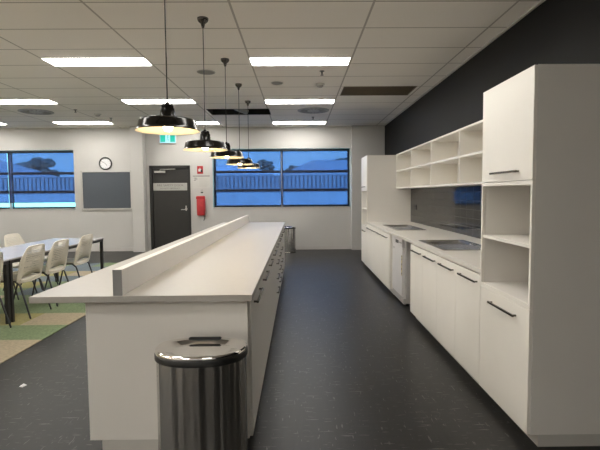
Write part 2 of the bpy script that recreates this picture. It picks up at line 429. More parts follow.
blind(m1+.006, W1[1]-.012, 1.185, 'dark screen roller blind left of the pinboard, stopping above a bright cyan gap')
blind(W2[0]+.03, m2-.006, 1.072, 'dark screen roller blind behind the row of black pendant lamps')
blind(m2+.006, W2[1]-.03, 1.072, 'dark screen roller blind on the window pane nearest the dark kitchen wall')

# door
d = structure(MB().box(DR[0]+.055, DR[1]-.055, 10.87, 10.915, 0.006, DR[3]-.055), 'door_1', M['doorgrey'], bevel=0.003)
f = MB(); f.box(DR[0]-.012, DR[0]+.052, 10.83, 11.0, 0, DR[3]); f.box(DR[1]-.052, DR[1]+.012, 10.83, 11.0, 0, DR[3]); f.box(DR[0]-.012, DR[1]+.012, 10.83, 11.0, DR[3]-.052, DR[3]+.012)
f.build('door_frame', M['dooredge'], d, bevel=0.003)
h = MB(); h.cyl((-2.68, 10.87, 1.0), (-2.68, 10.862, 1.0), 0.028, n=20); h.box(-2.695, -2.665, 10.862, 10.87, 0.955, 1.075)
h.tube([(-2.68, 10.865, 0.985), (-2.68, 10.82, 0.985), (-2.705, 10.812, 0.985), (-2.79, 10.812, 0.985)], 0.009)
h.build('door_handle', M['alu'], d, smooth=True)
c = MB(); c.box(-3.40, -3.15, 10.80, 10.868, 1.86, 1.905)
c.build('door_closer', M['alu'], d, bevel=0.004)
MB().tube([(-3.27, 10.835, 1.907), (-3.27, 10.835, 1.94), (-2.90, 10.80, 1.945)], 0.008).build('closer_arm', M['ventgrey'], d)
structure(MB().box(DR[0], DR[1], 10.93, 11.08, 0.0, DR[3]), 'wall_behind_door', M['dooredge'])

t = thing('door_sign', 'silver plate with two lines of dark lettering across the charcoal door', 'sign', (-3.03, 10.869, 1.53))
box('sign_plate', M['silver'], t, -3.45, -2.645, 10.864, 10.869, 1.442, 1.618)
text('sign_text', 'FIRE SAFETY DOOR', 0.073, M['greyink'], t, (-3.047, 10.8632, 1.56), ROT_BACK)
text('sign_text', 'DO NOT OBSTRUCT', 0.05, M['greyink'], t, (-3.047, 10.8632, 1.487), ROT_BACK)

# exit sign
t = thing('exit_sign', 'lit green exit sign with running figure on the wall above the door', 'sign', (-3.06, YB-.002, 2.55))
box('sign_case', M['trimgrey'], t, -3.255, -2.865, 10.80, YB-.002, 2.55, 2.765, bevel=0.004)
box('white_panel', M['exitwhite'], t, -3.245, -2.875, 10.796, 10.7995, 2.56, 2.755)
box('green_panel', M['exitgreen'], t, -3.230, -3.115, 10.793, 10.7958, 2.58, 2.74)
box('green_panel', M['exitgreen'], t, -3.000, -2.890, 10.793, 10.7958, 2.58, 2.74)
mm = MB(); cx = -3.058; yy = 10.794
mm.ball((cx+.006, yy, 2.725), 0.012, 2, (1, .12, 1))
for a, b in (((cx+.004, 2.71), (cx-.004, 2.66)), ((cx-.004, 2.66), (cx+.018, 2.635)), ((cx+.018, 2.635), (cx+.014, 2.60)), ((cx-.004, 2.66), (cx-.016, 2.625)), ((cx-.016, 2.625), (cx-.032, 2.62)), ((cx+.004, 2.70), (cx+.026, 2.68)), ((cx+.004, 2.70), (cx-.022, 2.69))):
    mm.tube([(a[0], yy, a[1]), (b[0], yy, b[1])], 0.0048, 6)
mm.build('running_figure', M['exitgreen'], t)

# wall clock, pinboard
t = thing('wall_clock', 'round black-rimmed wall clock with a white face above the grey pinboard', 'clock', (-4.55, YB-.002, 2.09))
def disc(c, r, y0, y1, n=48): return MB().cyl((c[0], y0, c[1]), (c[0], y1, c[1]), r, n=n)
rim = MB(); rim.rings([[( -4.55+r*math.cos(2*PI*k/48), y, 2.09+r*math.sin(2*PI*k/48)) for k in range(48)] for r, y in ((.152, YB-.002), (.152, YB-.03), (.140, YB-.042), (.126, YB-.030), (.126, YB-.012))])
rim.build('rim', M['black'], t, smooth=True)
disc((-4.55, 2.09), .1255, YB-.014, YB-.020).build('clock_face', M['face'], t)
hh = MB()
for ang, L, w in ((145, .065, .008), (-62, .095, .006)):
    a = math.radians(ang); hh.tube([(-4.55, YB-.024, 2.09), (-4.55+L*math.sin(a), YB-.024, 2.09+L*math.cos(a))], w*.6, 6)
hh.build('hands', M['ink'], t)
for k in range(12):
    a = PI/6*k; nm = MB(); nm.box(-4.55+.105*math.sin(a)-.004, -4.55+.105*math.sin(a)+.004, YB-.0215, YB-.0202, 2.09+.105*math.cos(a)-.008, 2.09+.105*math.cos(a)+.008)
    nm.build('hour_mark', M['greyink'], t)
t = thing('pinboard', 'grey felt pinboard in an aluminium frame under the wall clock', 'board', (-4.54, YB-.002, .985))
MB().slab(-5.145, -3.94, .985, 1.925, YB-.024, YB-.002, [(-5.105, -3.98, 1.03, 1.885)], 'y').build('board_frame', M['alu'], t, bevel=0.004)
box('felt_panel', M['pin'], t, -5.105, -3.98, YB-.014, YB-.003, 1.03, 1.885)
for x in (-5.127, -3.958):
    for z in (1.003, 1.907): box('corner_cap', M['ventgrey'], t, x-.017, x+.017, YB-.028, YB-.0242, z-.017, z+.017)

# fire equipment wall
t = thing('extinguisher_sign', 'small red square sign with extinguisher symbol right of the door', 'sign', (-2.325, YB-.002, 1.83))
box('sign_plate', M['redsign'], t, -2.395, -2.255, YB-.006, YB-.002, 1.83, 2.015)
s = MB(); yy = YB-.0075
s.box(-2.365, -2.30, yy, yy+.001, 1.885, 1.945); s.box(-2.335, -2.32, yy, yy+.001, 1.945, 1.975); s.build('white_flame_symbol', M['paper'], t)
s = MB(); s.cyl((-2.29, yy+.002, 1.865), (-2.29, yy+.002, 1.925), 0.021, n=12); s.tube([(-2.29, yy+.001, 1.925), (-2.29, yy+.001, 1.945), (-2.265, yy+.001, 1.935)], .006, 6); s.build('extinguisher_symbol', M['ink'], t)
t = thing('notice_sign', 'white notice with a dark heading bar below the red extinguisher sign', 'sign', (-2.30, YB-.002, 1.49))
box('notice_sheet', M['paper'], t, -2.505, -2.09, YB-.005, YB-.002, 1.49, 1.80)
box('heading_bar', M['greyink'], t, -2.50, -2.10, YB-.0065, YB-.0052, 1.768, 1.788)
nb = MB()
for x0, x1, z in ((-2.48, -2.41, 1.725), (-2.46, -2.39, 1.70), (-2.48, -2.43, 1.672)): nb.box(x0, x1, YB-.0065, YB-.0052, z, z+.014)
nb.build('symbol', M['greyink'], t)
nb = MB()
for k in range(9): nb.box(-2.35, -2.13-0.02*(k % 3), YB-.0062, YB-.0052, 1.725-.025*k, 1.729-.025*k)
nb.build('text_lines', M['ventgrey'], t)
t = thing('inspection_tag', 'small grey tag on the wall just above the red extinguisher cover', 'tag', (-2.29, YB-.002, 1.36))
box('tag_card', M['ventgrey'], t, -2.32, -2.265, YB-.004, YB-.0003, 1.372, 1.46)
box('tag_band', M['doorgrey'], t, -2.32, -2.265, YB-.006, YB-.0042, 1.372, 1.40, label='dark green lower band')
t = thing('fire_extinguisher', 'red covered fire extinguisher hanging on the wall between door and window', 'extinguisher', (-2.305, YB-.07, 0.84))
b_ = MB(); prof = []
for zz, sx, sy in ((.845, .085, .05), (.87, .097, .06), (1.05, .10, .065), (1.22, .10, .065), (1.28, .098, .06), (1.305, .09, .05)):
    prof.append([(-2.305+sx*math.copysign(abs(math.cos(a))**.45, math.cos(a)), YB-.072+sy*math.copysign(abs(math.sin(a))**.6, math.sin(a)), zz) for a in [2*PI*k/32 for k in range(32)]])
b_.rings(prof).build('cover', M['red'], t, smooth=True)
box('wall_bracket', M['black'], t, -2.335, -2.275, YB-.012, YB-.0003, 1.0, 1.2)
box('cover_flap', M['redsign'], t, -2.405, -2.205, YB-.1405, YB-.136, 1.235, 1.295, bevel=0.002)
MB().tube([(-2.235, YB-.075, .86), (-2.225, YB-.07, .78), (-2.25, YB-.06, .72)], 0.008).build('hose', M['black'], t, smooth=True)

# ------------------------------------------------------------------ carpet
RH = 0.478; CW = 0.5; x1 = -2.39
rows = ['b', 'g', 'b', 'g', 'b', 'l', 'g', 'l', 'b', 'l', 'g']          # starts at Y = 3.685
cb = MB(); keys = ['g', 'b', 'o', 'l']
for j in range(-14, 11):
    for i in range(24):
        a, b2 = x1-CW*(i+1), x1-CW*i; y0 = 3.685+RH*j
        k = rows[j % 11] if j >= 0 else 'b'  # unseen near rows kept beige to bounce light up to the ceiling
        rr = random.random()
        if i >= 2 and j >= 0 and rr < .35: k = random.choice('olg')
        if i == 1 and k == 'b' and j in (2, 4): k = 'o'
        cb.mi = keys.index(k)
        cb.box(a, b2, y0, y0+RH, 0.0005, 0.007)
bmesh.ops.remove_doubles(cb.bm, verts=cb.bm.verts, dist=1e-5)
cb.world = True
o = cb.build('carpet', [CARPET[k] for k in keys]); tag(o, 'area of green, beige and olive carpet tiles under the dining tables', 'carpet')

# ------------------------------------------------------------------ ceiling fittings
def light(x, y, label):
    t = thing('ceiling_light', label, 'ceiling light', (x, y, CE), 'recessed strip lights in the tiled ceiling')
    MB().slab(x-.595, x+.595, y-.155, y+.155, CE-.008, CE-.0005, [(x-.580, x+.580, y-.143, y+.143)], 'z').build('frame', M['trimgrey'], t)
    box('diffuser', M['light'], t, x-.580, x+.580, y-.143, y+.143, CE-.013, CE-.001)
    return t
LT = [(-2.35, 5.495, 'long lit ceiling light at upper left, largest on the left side'),
      (0.035, 5.515, 'long lit ceiling light at top centre, between pendants and kitchen wall'),
      (-4.69, 7.77, 'lit ceiling light cut by the left photo edge, in the middle row'),
      (-2.34, 7.81, 'lit ceiling light partly behind the nearest pendant lamp, in the middle row'),
      (0.04, 7.88, 'lit ceiling light in the middle row, left of the brown ceiling vent'),
      (-7.0, 10.03, 'lit ceiling light tip at the far left edge, in the row by the back wall'),
      (-4.67, 10.05, 'lit ceiling light above the left window, in the row by the back wall'),
      (-2.34, 10.15, 'lit ceiling light behind the pendant cords, in the row by the back wall'),
      (0.04, 10.22, 'lit ceiling light above the right window, in the row by the back wall'),
      (-4.69, 5.47, 'added lit ceiling light out of frame to the left, over the dining tables')]  # last entry is unseen, added to extend the light grid
for y in (5.47, 7.77, 10.03):  # unseen lights added on the left to brighten the fronts facing them
    for x, cl in ((-9.35, 'third'), (-11.7, 'fourth')): LT.append((x, y, 'added lit ceiling light out of frame on the left, %s column, %.0f metres ahead' % (cl, y)))
for y in (5.47, 7.77): LT.append((-7.0, y, 'added lit ceiling light out of frame on the left, second column, %.0f metres ahead' % y))
OFF = {'col': {-11.7: 'leftmost', -9.35: 'second from left', -7.0: 'far left', -4.69: 'left', -2.35: 'centre left', .04: 'right'}, 'row': {3.10: 'overhead, level with the nearest pendant', .70: 'just behind the camera', -1.65: 'further behind the camera'}}
for y, rl in OFF['row'].items():  # unseen lights added overhead and behind to brighten the visible room
    for x, cl in OFF['col'].items():
        if x > 0 and 0 < y < 1: continue
        LT.append((x, y, 'added lit ceiling light out of frame %s, %s column' % (rl, cl)))
for a in LT: light(*a)
# open vents
t = thing('ceiling_vent', 'open black ceiling vent behind the row of pendant cords', 'vent', (-1.11, 8.855, CE), 'tile-sized ceiling vents')
v = MB(); v.slab(V1[0], V1[1], V1[2], V1[3], CE-.004, CE+.30, [(V1[0]+.012, V1[1]-.012, V1[2]+.012, V1[3]-.012)], 'z'); v.box(V1[0], V1[1], V1[2], V1[3], CE+.30, CE+.31)
v.build('vent_box', M['void'], t)
v = MB(); v.tube([(-1.28, 8.57, CE+.14), (-1.18, 8.80, CE+.08), (-1.02, 9.14, CE+.06)], [.05, .06, .06], 14); v.build('duct', M['duct'], t, smooth=True)
t = thing('ceiling_vent', 'brown egg-crate ceiling vent beside the dark kitchen wall', 'vent', (1.24, 7.135, CE), 'tile-sized ceiling vents')
v = MB(); v.slab(V2[0], V2[1], V2[2], V2[3], CE-.004, CE+.04, [(V2[0]+.012, V2[1]-.012, V2[2]+.012, V2[3]-.012)], 'z'); v.box(V2[0], V2[1], V2[2], V2[3], CE+.04, CE+.05)
v.build('vent_box', M['egg'], t)
v = MB()
for k in range(1, 26): v.box(V2[0]+.012, V2[1]-.012, V2[2]+.0235*k-.001, V2[2]+.0235*k+.001, CE+.002, CE+.012)
v.build('vent_core', M['egg'], t)
def diffuser(x, y, label):
    t = thing('air_diffuser', label, 'vent', (x, y, CE), 'round swirl diffusers')
    MB().lathe((x, y, CE), [(0, -.0003), (.30, -.0003), (.298, -.010), (.27, -.016), (.262, -.012), (0, -.012)], 48).build('face_plate', M['ventgrey'], t, smooth=True)
    for k in range(18):
        a = 2*PI*k/18; c_, s_ = math.cos(a), math.sin(a); q = []
        for r, w in ((.12, .003), (.25, .009)):
            for sg in (-1, 1): q.append((x+r*c_-sg*w*s_, y+r*s_+sg*w*c_))
        b = MB(); L = [q[0], q[1], q[3], q[2]]
        b.rings([[(p[0], p[1], CE-.0122) for p in L], [(p[0], p[1], CE-.0165) for p in L]])
        b.build('slot', M['speaker'], t)
diffuser(0.30, 8.74, 'round swirl air diffuser in the ceiling in front of the right window')
diffuser(-4.92, 8.70, 'round swirl air diffuser in the ceiling toward the left window')
def speaker(x, y, r, label):
    t = thing('ceiling_speaker', label, 'speaker', (x, y, CE), 'round ceiling speakers')
    MB().lathe((x, y, CE), [(r, -.0005), (r, -.006), (r*.9, -.009), (r*.88, -.006)], 40).build('speaker_ring', M['ventgrey'], t, smooth=True)
    MB().lathe((x, y, CE), [(r*.88, -.0055), (r*.5, -.008), (0, -.009)], 40).build('grille', M['speaker'], t, smooth=True)
speaker(-1.18, 5.99, .118, 'round grey ceiling speaker right of the second pendant cord')
speaker(-.29, 6.59, .085, 'smaller round grey ceiling speaker right of the third pendant cord')
def sprinkler(x, y, label):
    t = thing('sprinkler', label, 'sprinkler', (x, y, CE), 'ceiling sprinkler heads')
    MB().lathe((x, y, CE), [(0, -.0003), (.032, -.0003), (.030, -.006), (.012, -.010), (.010, -.035), (.006, -.05), (0, -.05)], 20).build('sprinkler_body', M['brass'], t, smooth=True)
    MB().lathe((x, y, CE), [(0, -.0505), (.022, -.052), (.022, -.055), (0, -.055)], 20).build('deflector', M['brass'], t)
sprinkler(.32, 5.97, 'small ceiling sprinkler just behind the top centre ceiling light')
sprinkler(.32, 9.49, 'small ceiling sprinkler close to the right window')
sprinkler(-4.10, 8.52, 'small ceiling sprinkler right of the left air diffuser')
sprinkler(-3.83, 9.46, 'small ceiling sprinkler close to the back wall column')
def detector(x, y, label):
    t = thing('smoke_detector', label, 'smoke detector', (x, y, CE), 'ceiling smoke detectors')
    MB().lathe((x, y, CE), [(.065, -.0005), (.065, -.014), (.045, -.018), (.045, -.03)], 28).build('detector_base', M['detector'], t, smooth=True)
    MB().lathe((x, y, CE), [(.044, -.0302), (.047, -.036), (.03, -.05), (0, -.052)], 28).build('detector_head', M['ventgrey'], t, smooth=True)
detector(.33, 6.66, 'round smoke detector in the ceiling behind the top centre light')
detector(-3.89, 8.98, 'round smoke detector in the ceiling near the back wall, left of the pendants')

# ------------------------------------------------------------------ pendant lamps
def pendant(x, y, rz, label):
    t = thing('pendant_lamp', label, 'pendant lamp', (x, y, CE), 'black pendant lamps above the island')
    MB().lathe((x, y, CE), [(.050, -.0005), (.050, -.012), (.044, -.03), (.020, -.05), (.011, -.085), (0, -.085)], 24).build('canopy', M['darkchrome'], t, smooth=True)
    MB().cyl((x, y, CE-.084), (x, y, rz+.184), .0042, n=8).build('cord', M['cord'], t)
    MB().lathe((x, y, rz), [(0, .186), (.012, .184), (.015, .174), (.034, .170), (.038, .164), (.038, .150), (.036, .147), (.045, .142), (.048, .095), (.052, .089), (.052, .084)], 32).build('lamp_neck', M['gloss'], t, smooth=True)
    sh = MB(); sh.mi = 0
    sh.lathe((x, y, rz), [(.046, .0838), (.10, .080), (.155, .074), (.172, .069), (.179, .060), (.188, .020), (.196, .006), (.203, .001), (.203, -.002)], 64)
    sh.mi = 1
    sh.lathe((x, y, rz), [(.203, -.002), (.198, -.001), (.191, .006), (.183, .020), (.174, .056), (.165, .064), (.10, .075), (.03, .079)], 64)
    sh.build('lamp_shade', [M['gloss'], M['cream']], t, smooth=True)
    b = MB(); b.lathe((x, y, rz), [(0, -.004), (.016, -.001), (.027, .010), (.030, .022), (.026, .036), (.016, .050), (.013, .058)], 24)
    b.build('bulb', M['bulb'], t, smooth=True)
    MB().cyl((x, y, rz+.0585), (x, y, rz+.083), .0155, n=20).build('lamp_socket', M['black'], t)
for a in ((-.838, 2.97, 1.752, 'nearest and largest black pendant lamp above the white island'),
          (-.845, 4.19, 1.747, 'second black pendant lamp from the front above the island'),
          (-.845, 5.43, 1.775, 'third of five black pendant lamps, the middle one above the island'),
          (-.845, 6.64, 1.772, 'fourth black pendant lamp, in front of the right window blind'),
          (-.845, 7.84, 1.786, 'farthest and smallest black pendant lamp over the island end')): pendant(*a)

# ------------------------------------------------------------------ handles, cabinets
def bar_handle(door, x, sg, y0, y1, z):
    """bar handle on a front at x whose outside is toward sg*X"""
    xb = x+sg*.022
    b = MB(); b.box(min(xb-.005, xb+.005), xb+.005, y0, y1, z-.006, z+.006)
    for yy in (y0+.012, y1-.012): b.box(min(x, xb), max(x, xb), yy-.006, yy+.006, z-.005, z+.005)
    return b.build('handle', M['handle'], door, bevel=0.0015)

FX = 1.208   # plane of the kitchen fronts
WX = 1.955  # back of the cabinets (face of the tiled wall)
def carcass(t, y0, y1, z0, z1, name='body', extra=None, m='white', top=True, x0=FX+.02, x1=WX-.005, hollow=()):
    b = MB(); T = .018
    b.box(x0, x1, y0, y0+T, z0, z1); b.box(x0, x1, y1-T, y1, z0, z1)
    b.box(x0, x1, y0+T, y1-T, z0, z0+T); b.box(x1-T, x1, y0+T, y1-T, z0+T, z1-(T if top else 0))
    if top: b.box(x0, x1, y0+T, y1-T, z1-T, z1)
    for z in hollow: b.box(x0, x1-T, y0+T, y1-T, z-T/2, z+T/2)
    return b.build(name, M[m], t)

def tall(y0, y1, zt, label, XB):
    t = thing('tall_cabinet', label, 'cabinet', ((FX+XB)/2, (y0+y1)/2, 0), 'tall white cabinets')
    T = .018
    b = MB(); b.box(FX, XB, y0, y0+T, .065, zt); b.box(FX, XB, y1-T, y1, .065, zt); b.box(FX, XB, y0+T, y1-T, zt-T, zt)
    b.box(XB-T, XB, y0+T, y1-T, .065, zt-T); b.box(FX+.02, XB-T, y0+T, y1-T, .065, .083)
    b.box(FX+.001, XB-T, y0+T, y1-T, .735, .755); b.box(FX+.001, XB-T, y0+T, y1-T, 1.378, 1.396)
    b.build('body', M['panel'], t, bevel=0.0012)
    MB().slab(y0, y1, .733, 1.399, FX-.018, FX-.0002, [(y0+T, y1-T, .755, 1.378)], 'x').build('niche_surround', M['white'], t, bevel=0.001)
    box('shelf', M['white'], t, FX-.012, XB-T-.001, y0+T+.0005, y1-T-.0005, 1.048, 1.066, bevel=0.001)
    du = box('door', M['white'], t, FX-.018, FX-.0005, y0+.002, y1-.002, 1.402, zt-.002, bevel=0.0015)
    c_ = (y0+y1)/2
    bar_handle(du, FX-.018, -1, c_-.185, c_+.145, 1.452)
    dl = box('door', M['white'], t, FX-.018, FX-.0005, y0+.002, y1-.002, .068, .730, bevel=0.0015)
    bar_handle(dl, FX-.018, -1, c_-.185, c_+.145, .663)
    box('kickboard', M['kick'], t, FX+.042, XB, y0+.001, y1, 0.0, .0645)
    return t
tall(2.298, 2.935, 1.978, 'tall white cabinet in the right foreground with open niche shelves', XR-.004)
tall(7.872, 8.54, 1.995, 'tall white cabinet at the far end of the kitchen bench', XR-.004)

def base(y0, y1, n, label):
    t = thing('base_cabinet', label, 'cabinet', ((FX+WX)/2, (y0+y1)/2, 0), 'white base cabinets under the kitchen worktop')
    carcass(t, y0+.001, y1-.001, .075, .805, top=False, x0=FX+.001)
    w = (y1-y0)/n
    for k in range(n):
        a = y0+w*k
        dd = box('door', M['white'], t, FX-.018, FX, a+.002, a+w-.002, .073, .797, bevel=0.0015)
        c_ = a+w/2
        bar_handle(dd, FX-.018, -1, c_-.195, c_+.130, .745)
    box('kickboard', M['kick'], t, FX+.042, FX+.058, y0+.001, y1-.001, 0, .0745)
base(2.936, 3.868, 2, 'white two-door base cabinet next to the tall cabinet in the foreground')
base(3.868, 4.79, 2, 'white two-door base cabinet just before the dishwasher gap')
base(5.985, 6.455, 1, 'white one-door base cabinet directly beyond the white dishwasher')
base(6.455, 7.395, 2, 'white two-door base cabinet under the farther sink')
base(7.395, 7.866, 1, 'white one-door base cabinet touching the far tall cabinet')
fp = MB(); fp.box(FX-.016, WX-.01, 5.905, 5.98, 0.073, .804); fp.box(FX+.042, WX-.01, 5.906, 5.979, 0, .073)
o = fp.build('filler_panel', M['white'], None, bevel=0.0015); tag(o, 'narrow white upright panel between the dishwasher and the far base cabinets', 'panel')

# dishwasher
t = thing('dishwasher', 'white dishwasher standing under the worktop beside the open gap', 'dishwasher', (1.53, 5.58, 0))
box('body', M['applside'], t, 1.256, 1.82, 5.256, 5.875, .035, .795, bevel=0.004)
dd = box('door', M['appl'], t, 1.222, 1.2555, 5.310, 5.873, .105, .690, bevel=0.006)
box('control_panel', M['appl'], t, 1.220, 1.2555, 5.310, 5.873, .694, .793, bevel=0.006)
MB().box(1.218, 1.2198, 5.50, 5.66, .725, .765).build('display', M['black'], t)
bt = MB()
for k in range(4): bt.cyl((1.2198, 5.34+.035*k, .745), (1.2160, 5.34+.035*k, .745), .008, n=12)
bt.build('button', M['ventgrey'], t)
box('badge', M['alu'], t, 1.2188, 1.2219, 5.73, 5.80, .640, .660)
st = MB(); st.mi = 0; st.box(1.2202, 1.2219, 5.314, 5.348, .36, .60); st.mi = 1
for z in (.375, .43, .485, .545, .58): st.box(1.2186, 1.2201, 5.316, 5.340, z, z+.018)
st.build('energy_sticker', [M['yellow'], M['ink']], t)
box('kickplate', M['applside'], t, 1.228, 1.2555, 5.257, 5.87, .030, .098)
for x in (1.29, 1.77):
    for y in (5.32, 5.83): MB().cyl((x, y, 0), (x, y, .036), .018, n=14).build('foot', M['black'], t)
# worktop with the two sink cut-outs
SK = [(1.30, 1.66, 4.30, 4.665), (1.35, 1.67, 6.62, 7.01)]
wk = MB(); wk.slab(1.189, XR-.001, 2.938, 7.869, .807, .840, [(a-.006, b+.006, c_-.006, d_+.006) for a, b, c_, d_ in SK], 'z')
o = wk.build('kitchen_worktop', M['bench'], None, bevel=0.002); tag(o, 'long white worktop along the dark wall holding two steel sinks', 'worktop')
def sink(x0, x1, y0, y1, bowl, label):
    t = thing('sink', label, 'sink', ((x0+x1)/2, (y0+y1)/2, .8402), 'stainless sinks in the kitchen worktop')
    zt = .8465
    r = MB(); r.slab(x0, x1, y0, y1, .8404, zt, [bowl], 'z'); r.build('rim', M['steel'], t, bevel=0.002)
    a, b, c_, d_ = bowl
    w = MB()
    loops = []
    for z, k in ((zt-.001, 0), (zt-.012, .003), (.70, .012), (.682, .03)):
        loops.append([(a+k, c_+k, z), (b-k, c_+k, z), (b-k, d_-k, z), (a+k, d_-k, z)])
    w.rings(loops, cap0=False); w.build('bowl', M['steel'], t)
    dr = MB()
    n = 9
    for k in range(n):
        xx = x0+.06+(x1-x0-.12)*k/(n-1); dr.box(xx-.008, xx+.008, y0+.06, c_-.05, zt, zt+.004)
    dr.build('drainer', M['steel'], t, bevel=0.002)
    MB().lathe(((a+b)/2, (c_+d_)/2, .6825), [(.042, 0), (.042, .004), (.03, .005), (.026, .002), (0, .002)], 24).build('drain', M['chrome'], t, smooth=True)
    MB().cyl((b-.02, c_-.028, zt), (b-.02, c_-.028, zt+.012), .017, n=18).build('tap_hole_cap', M['chrome'], t, smooth=True)
sink(1.25, 1.72, 3.87, 4.70, SK[0], 'nearer stainless sink with drainer in the white worktop')
sink(1.31, 1.71, 6.02, 7.05, SK[1], 'farther stainless sink, close to the far tall cabinet')

# tiled splashback
o = MB(); o.world = True; o.box(WX, XR-.001, 2.938, 7.869, .8405, 1.412)
o = o.build('splashback', M['splash']); tag(o, 'glossy charcoal tiled splashback between worktop and wall shelves', 'splashback')
t = thing('power_outlet', 'small black power outlet on the tiles near the far tall cabinet', 'outlet', (WX-.001, 7.55, 1.07))
box('outlet_plate', M['black'], t, WX-.010, WX-.0005, 7.49, 7.60, 1.06, 1.14, bevel=0.003)
MB().box(WX-.013, WX-.0102, 7.505, 7.535, 1.105, 1.125).box(WX-.013, WX-.0102, 7.555, 7.585, 1.105, 1.125).build('switch', M['blackmetal'], t)

# open wall shelves
SX = 1.69
t = thing('wall_shelf', 'white open pigeonhole shelf unit with ten cubbies on the dark wall', 'shelf', ((SX+XR)/2, 5.4, 1.415))
YS = [2.95, 3.745, 4.765, 5.785, 6.805, 7.83]; T = .022
b = MB(); XB = XR-.003
b.box(SX, XB, YS[0], YS[-1], 1.415, 1.415+T); b.box(SX, XB, YS[0], YS[-1], 2.003-T, 2.003)
b.box(SX, XB, YS[0], YS[0]+T, 1.415+T, 2.003-T); b.box(SX, XB, YS[-1]-T, YS[-1], 1.415+T, 2.003-T)
b.build('shelf_frame', M['white'], t, bevel=0.001)
box('back_panel', M['white'], t, XB-.012, XB, YS[0]+T, YS[-1]-T, 1.415+T, 2.003-T)
for k in range(1, 5):
    box('divider', M['white'], t, SX, XB-.0125, YS[k]-T/2, YS[k]+T/2, 1.415+T, 2.003-T)
for k in range(5):
    a = YS[k]+(T if k == 0 else T/2); e = YS[k+1]-(T if k == 4 else T/2)
    box('shelf', M['white'], t, SX+.001, XB-.0125, a+.0003, e-.0003, 1.713-T/2, 1.713+T/2)

# ------------------------------------------------------------------ island
IX0, IX1 = -1.065, -.258; IY0, IY1 = 2.24, 7.80; ZT = .85
t = thing('island_worktop', 'long white island worktop with a low upstand along its left side', 'worktop', (-.77, 5.0, .818))
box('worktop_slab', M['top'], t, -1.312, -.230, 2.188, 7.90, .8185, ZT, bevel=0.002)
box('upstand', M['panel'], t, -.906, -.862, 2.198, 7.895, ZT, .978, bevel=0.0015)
box('end_cap', M['endcap'], t, -.906, -.862, 2.1945, 2.1978, ZT, .978, label='grey edge strip on the near end')
o = box('island_end_panel', M['panel'], None, IX0, IX1, IY0, IY0+.02, .10, .8175, bevel=0.0015); tag(o, 'wide white end panel of the island facing the camera behind the steel bin', 'panel')
o = box('island_end_panel', M['panel'], None, IX0, IX1, IY1, IY1+.02, .10, .8175, bevel=0.0015); tag(o, 'white end panel on the far end of the island, facing the back wall', 'panel')
o = box('island_back_panel', M['panel'], None, IX0, IX0+.018, IY0+.0200, IY1, .10, .8185, bevel=0.001); tag(o, 'long white panel on the dining side of the island under the overhang', 'panel')
pl = MB(); pl.slab(IX0+.06, IX1-.06, IY0+.002, IY1+.018, 0.0, .0995, [(IX0+.08, IX1-.08, IY0+.022, IY1-.002)], 'z')
o = pl.build('island_plinth', M['kick'], None); tag(o, 'recessed white plinth on the floor beneath the island', 'plinth')
NU = 9; UW = (IY1-.001-(IY0+.021))/NU
DX = IX1  # outer face at DX+.016
ORD = ['nearest the steel bin', 'second from the steel bin', 'third from the steel bin', 'fourth from the steel bin', 'fifth from the steel bin', 'sixth from the steel bin', 'seventh from the steel bin', 'next to last before the back window', 'last before the back window']
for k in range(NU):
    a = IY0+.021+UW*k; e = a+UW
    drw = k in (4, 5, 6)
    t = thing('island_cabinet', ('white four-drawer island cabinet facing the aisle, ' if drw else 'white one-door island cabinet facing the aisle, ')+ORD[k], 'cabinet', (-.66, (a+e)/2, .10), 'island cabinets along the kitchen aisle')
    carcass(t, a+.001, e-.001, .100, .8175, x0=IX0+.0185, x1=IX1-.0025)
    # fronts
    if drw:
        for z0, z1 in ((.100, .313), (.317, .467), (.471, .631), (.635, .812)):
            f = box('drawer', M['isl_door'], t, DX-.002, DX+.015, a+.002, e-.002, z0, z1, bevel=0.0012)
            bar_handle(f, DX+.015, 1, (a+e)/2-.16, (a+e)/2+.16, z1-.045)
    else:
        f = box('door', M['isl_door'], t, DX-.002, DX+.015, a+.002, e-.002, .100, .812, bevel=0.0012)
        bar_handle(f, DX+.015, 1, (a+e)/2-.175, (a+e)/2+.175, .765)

# ------------------------------------------------------------------ bins
def d_loop(cx, cy, a, bf, bb, z, k=1.0, dz=None, n=64):
    L = []
    for i in range(n):
        th = 2*PI*i/n; c_, s_ = math.cos(th), math.sin(th)
        if s_ < 0: x = a*math.copysign(abs(c_)**(2/2.3), c_); y = -bf*abs(s_)**(2/2.1)
        else: x = a*math.copysign(abs(c_)**(2/2.9), c_); y = bb*abs(s_)**(2/2.6)
        L.append((cx+x*k, cy+y*k, z))
    return L
BX, BY = -.455, 2.075
t = thing('waste_bin', 'stainless steel pedal bin with shiny lid in the foreground by the island end', 'bin', (BX, BY, 0), 'stainless steel waste bins')
A, BF, BB = .212, .165, .115
b = MB(); b.rings([d_loop(BX, BY, A*.985, BF*.985, BB*.985, z) for z in (.0, .012)] ); b.build('base', M['black'], t, smooth=True)
b = MB(); b.rings([d_loop(BX, BY, A*.97, BF*.97, BB*.97, .0125), d_loop(BX, BY, A*.97, BF*.97, BB*.97, .594)]); b.build('bin_body', M['brushed'], t, smooth=True)
b = MB(); b.rings([d_loop(BX, BY, A*k, BF*k, BB*k, z) for k, z in ((.975, .5945), (1.0, .597), (1.0, .619), (.985, .6225))]); b.build('lid_band', M['black'], t, smooth=True)
b = MB(); b.rings([d_loop(BX, BY, A*k, BF*k, BB*k, z) for k, z in ((.985, .6228), (.992, .628), (.985, .636), (.955, .6415), (.90, .642), (.80, .636), (.65, .624), (.45, .611), (.2, .603), (.05, .602))]); b.build('lid', M['chrome'], t, smooth=True)
b = MB(); b.box(BX-.088, BX+.078, BY+.088, BY+.125, .612, .645); b.build('hinge', M['black'], t, bevel=0.012)
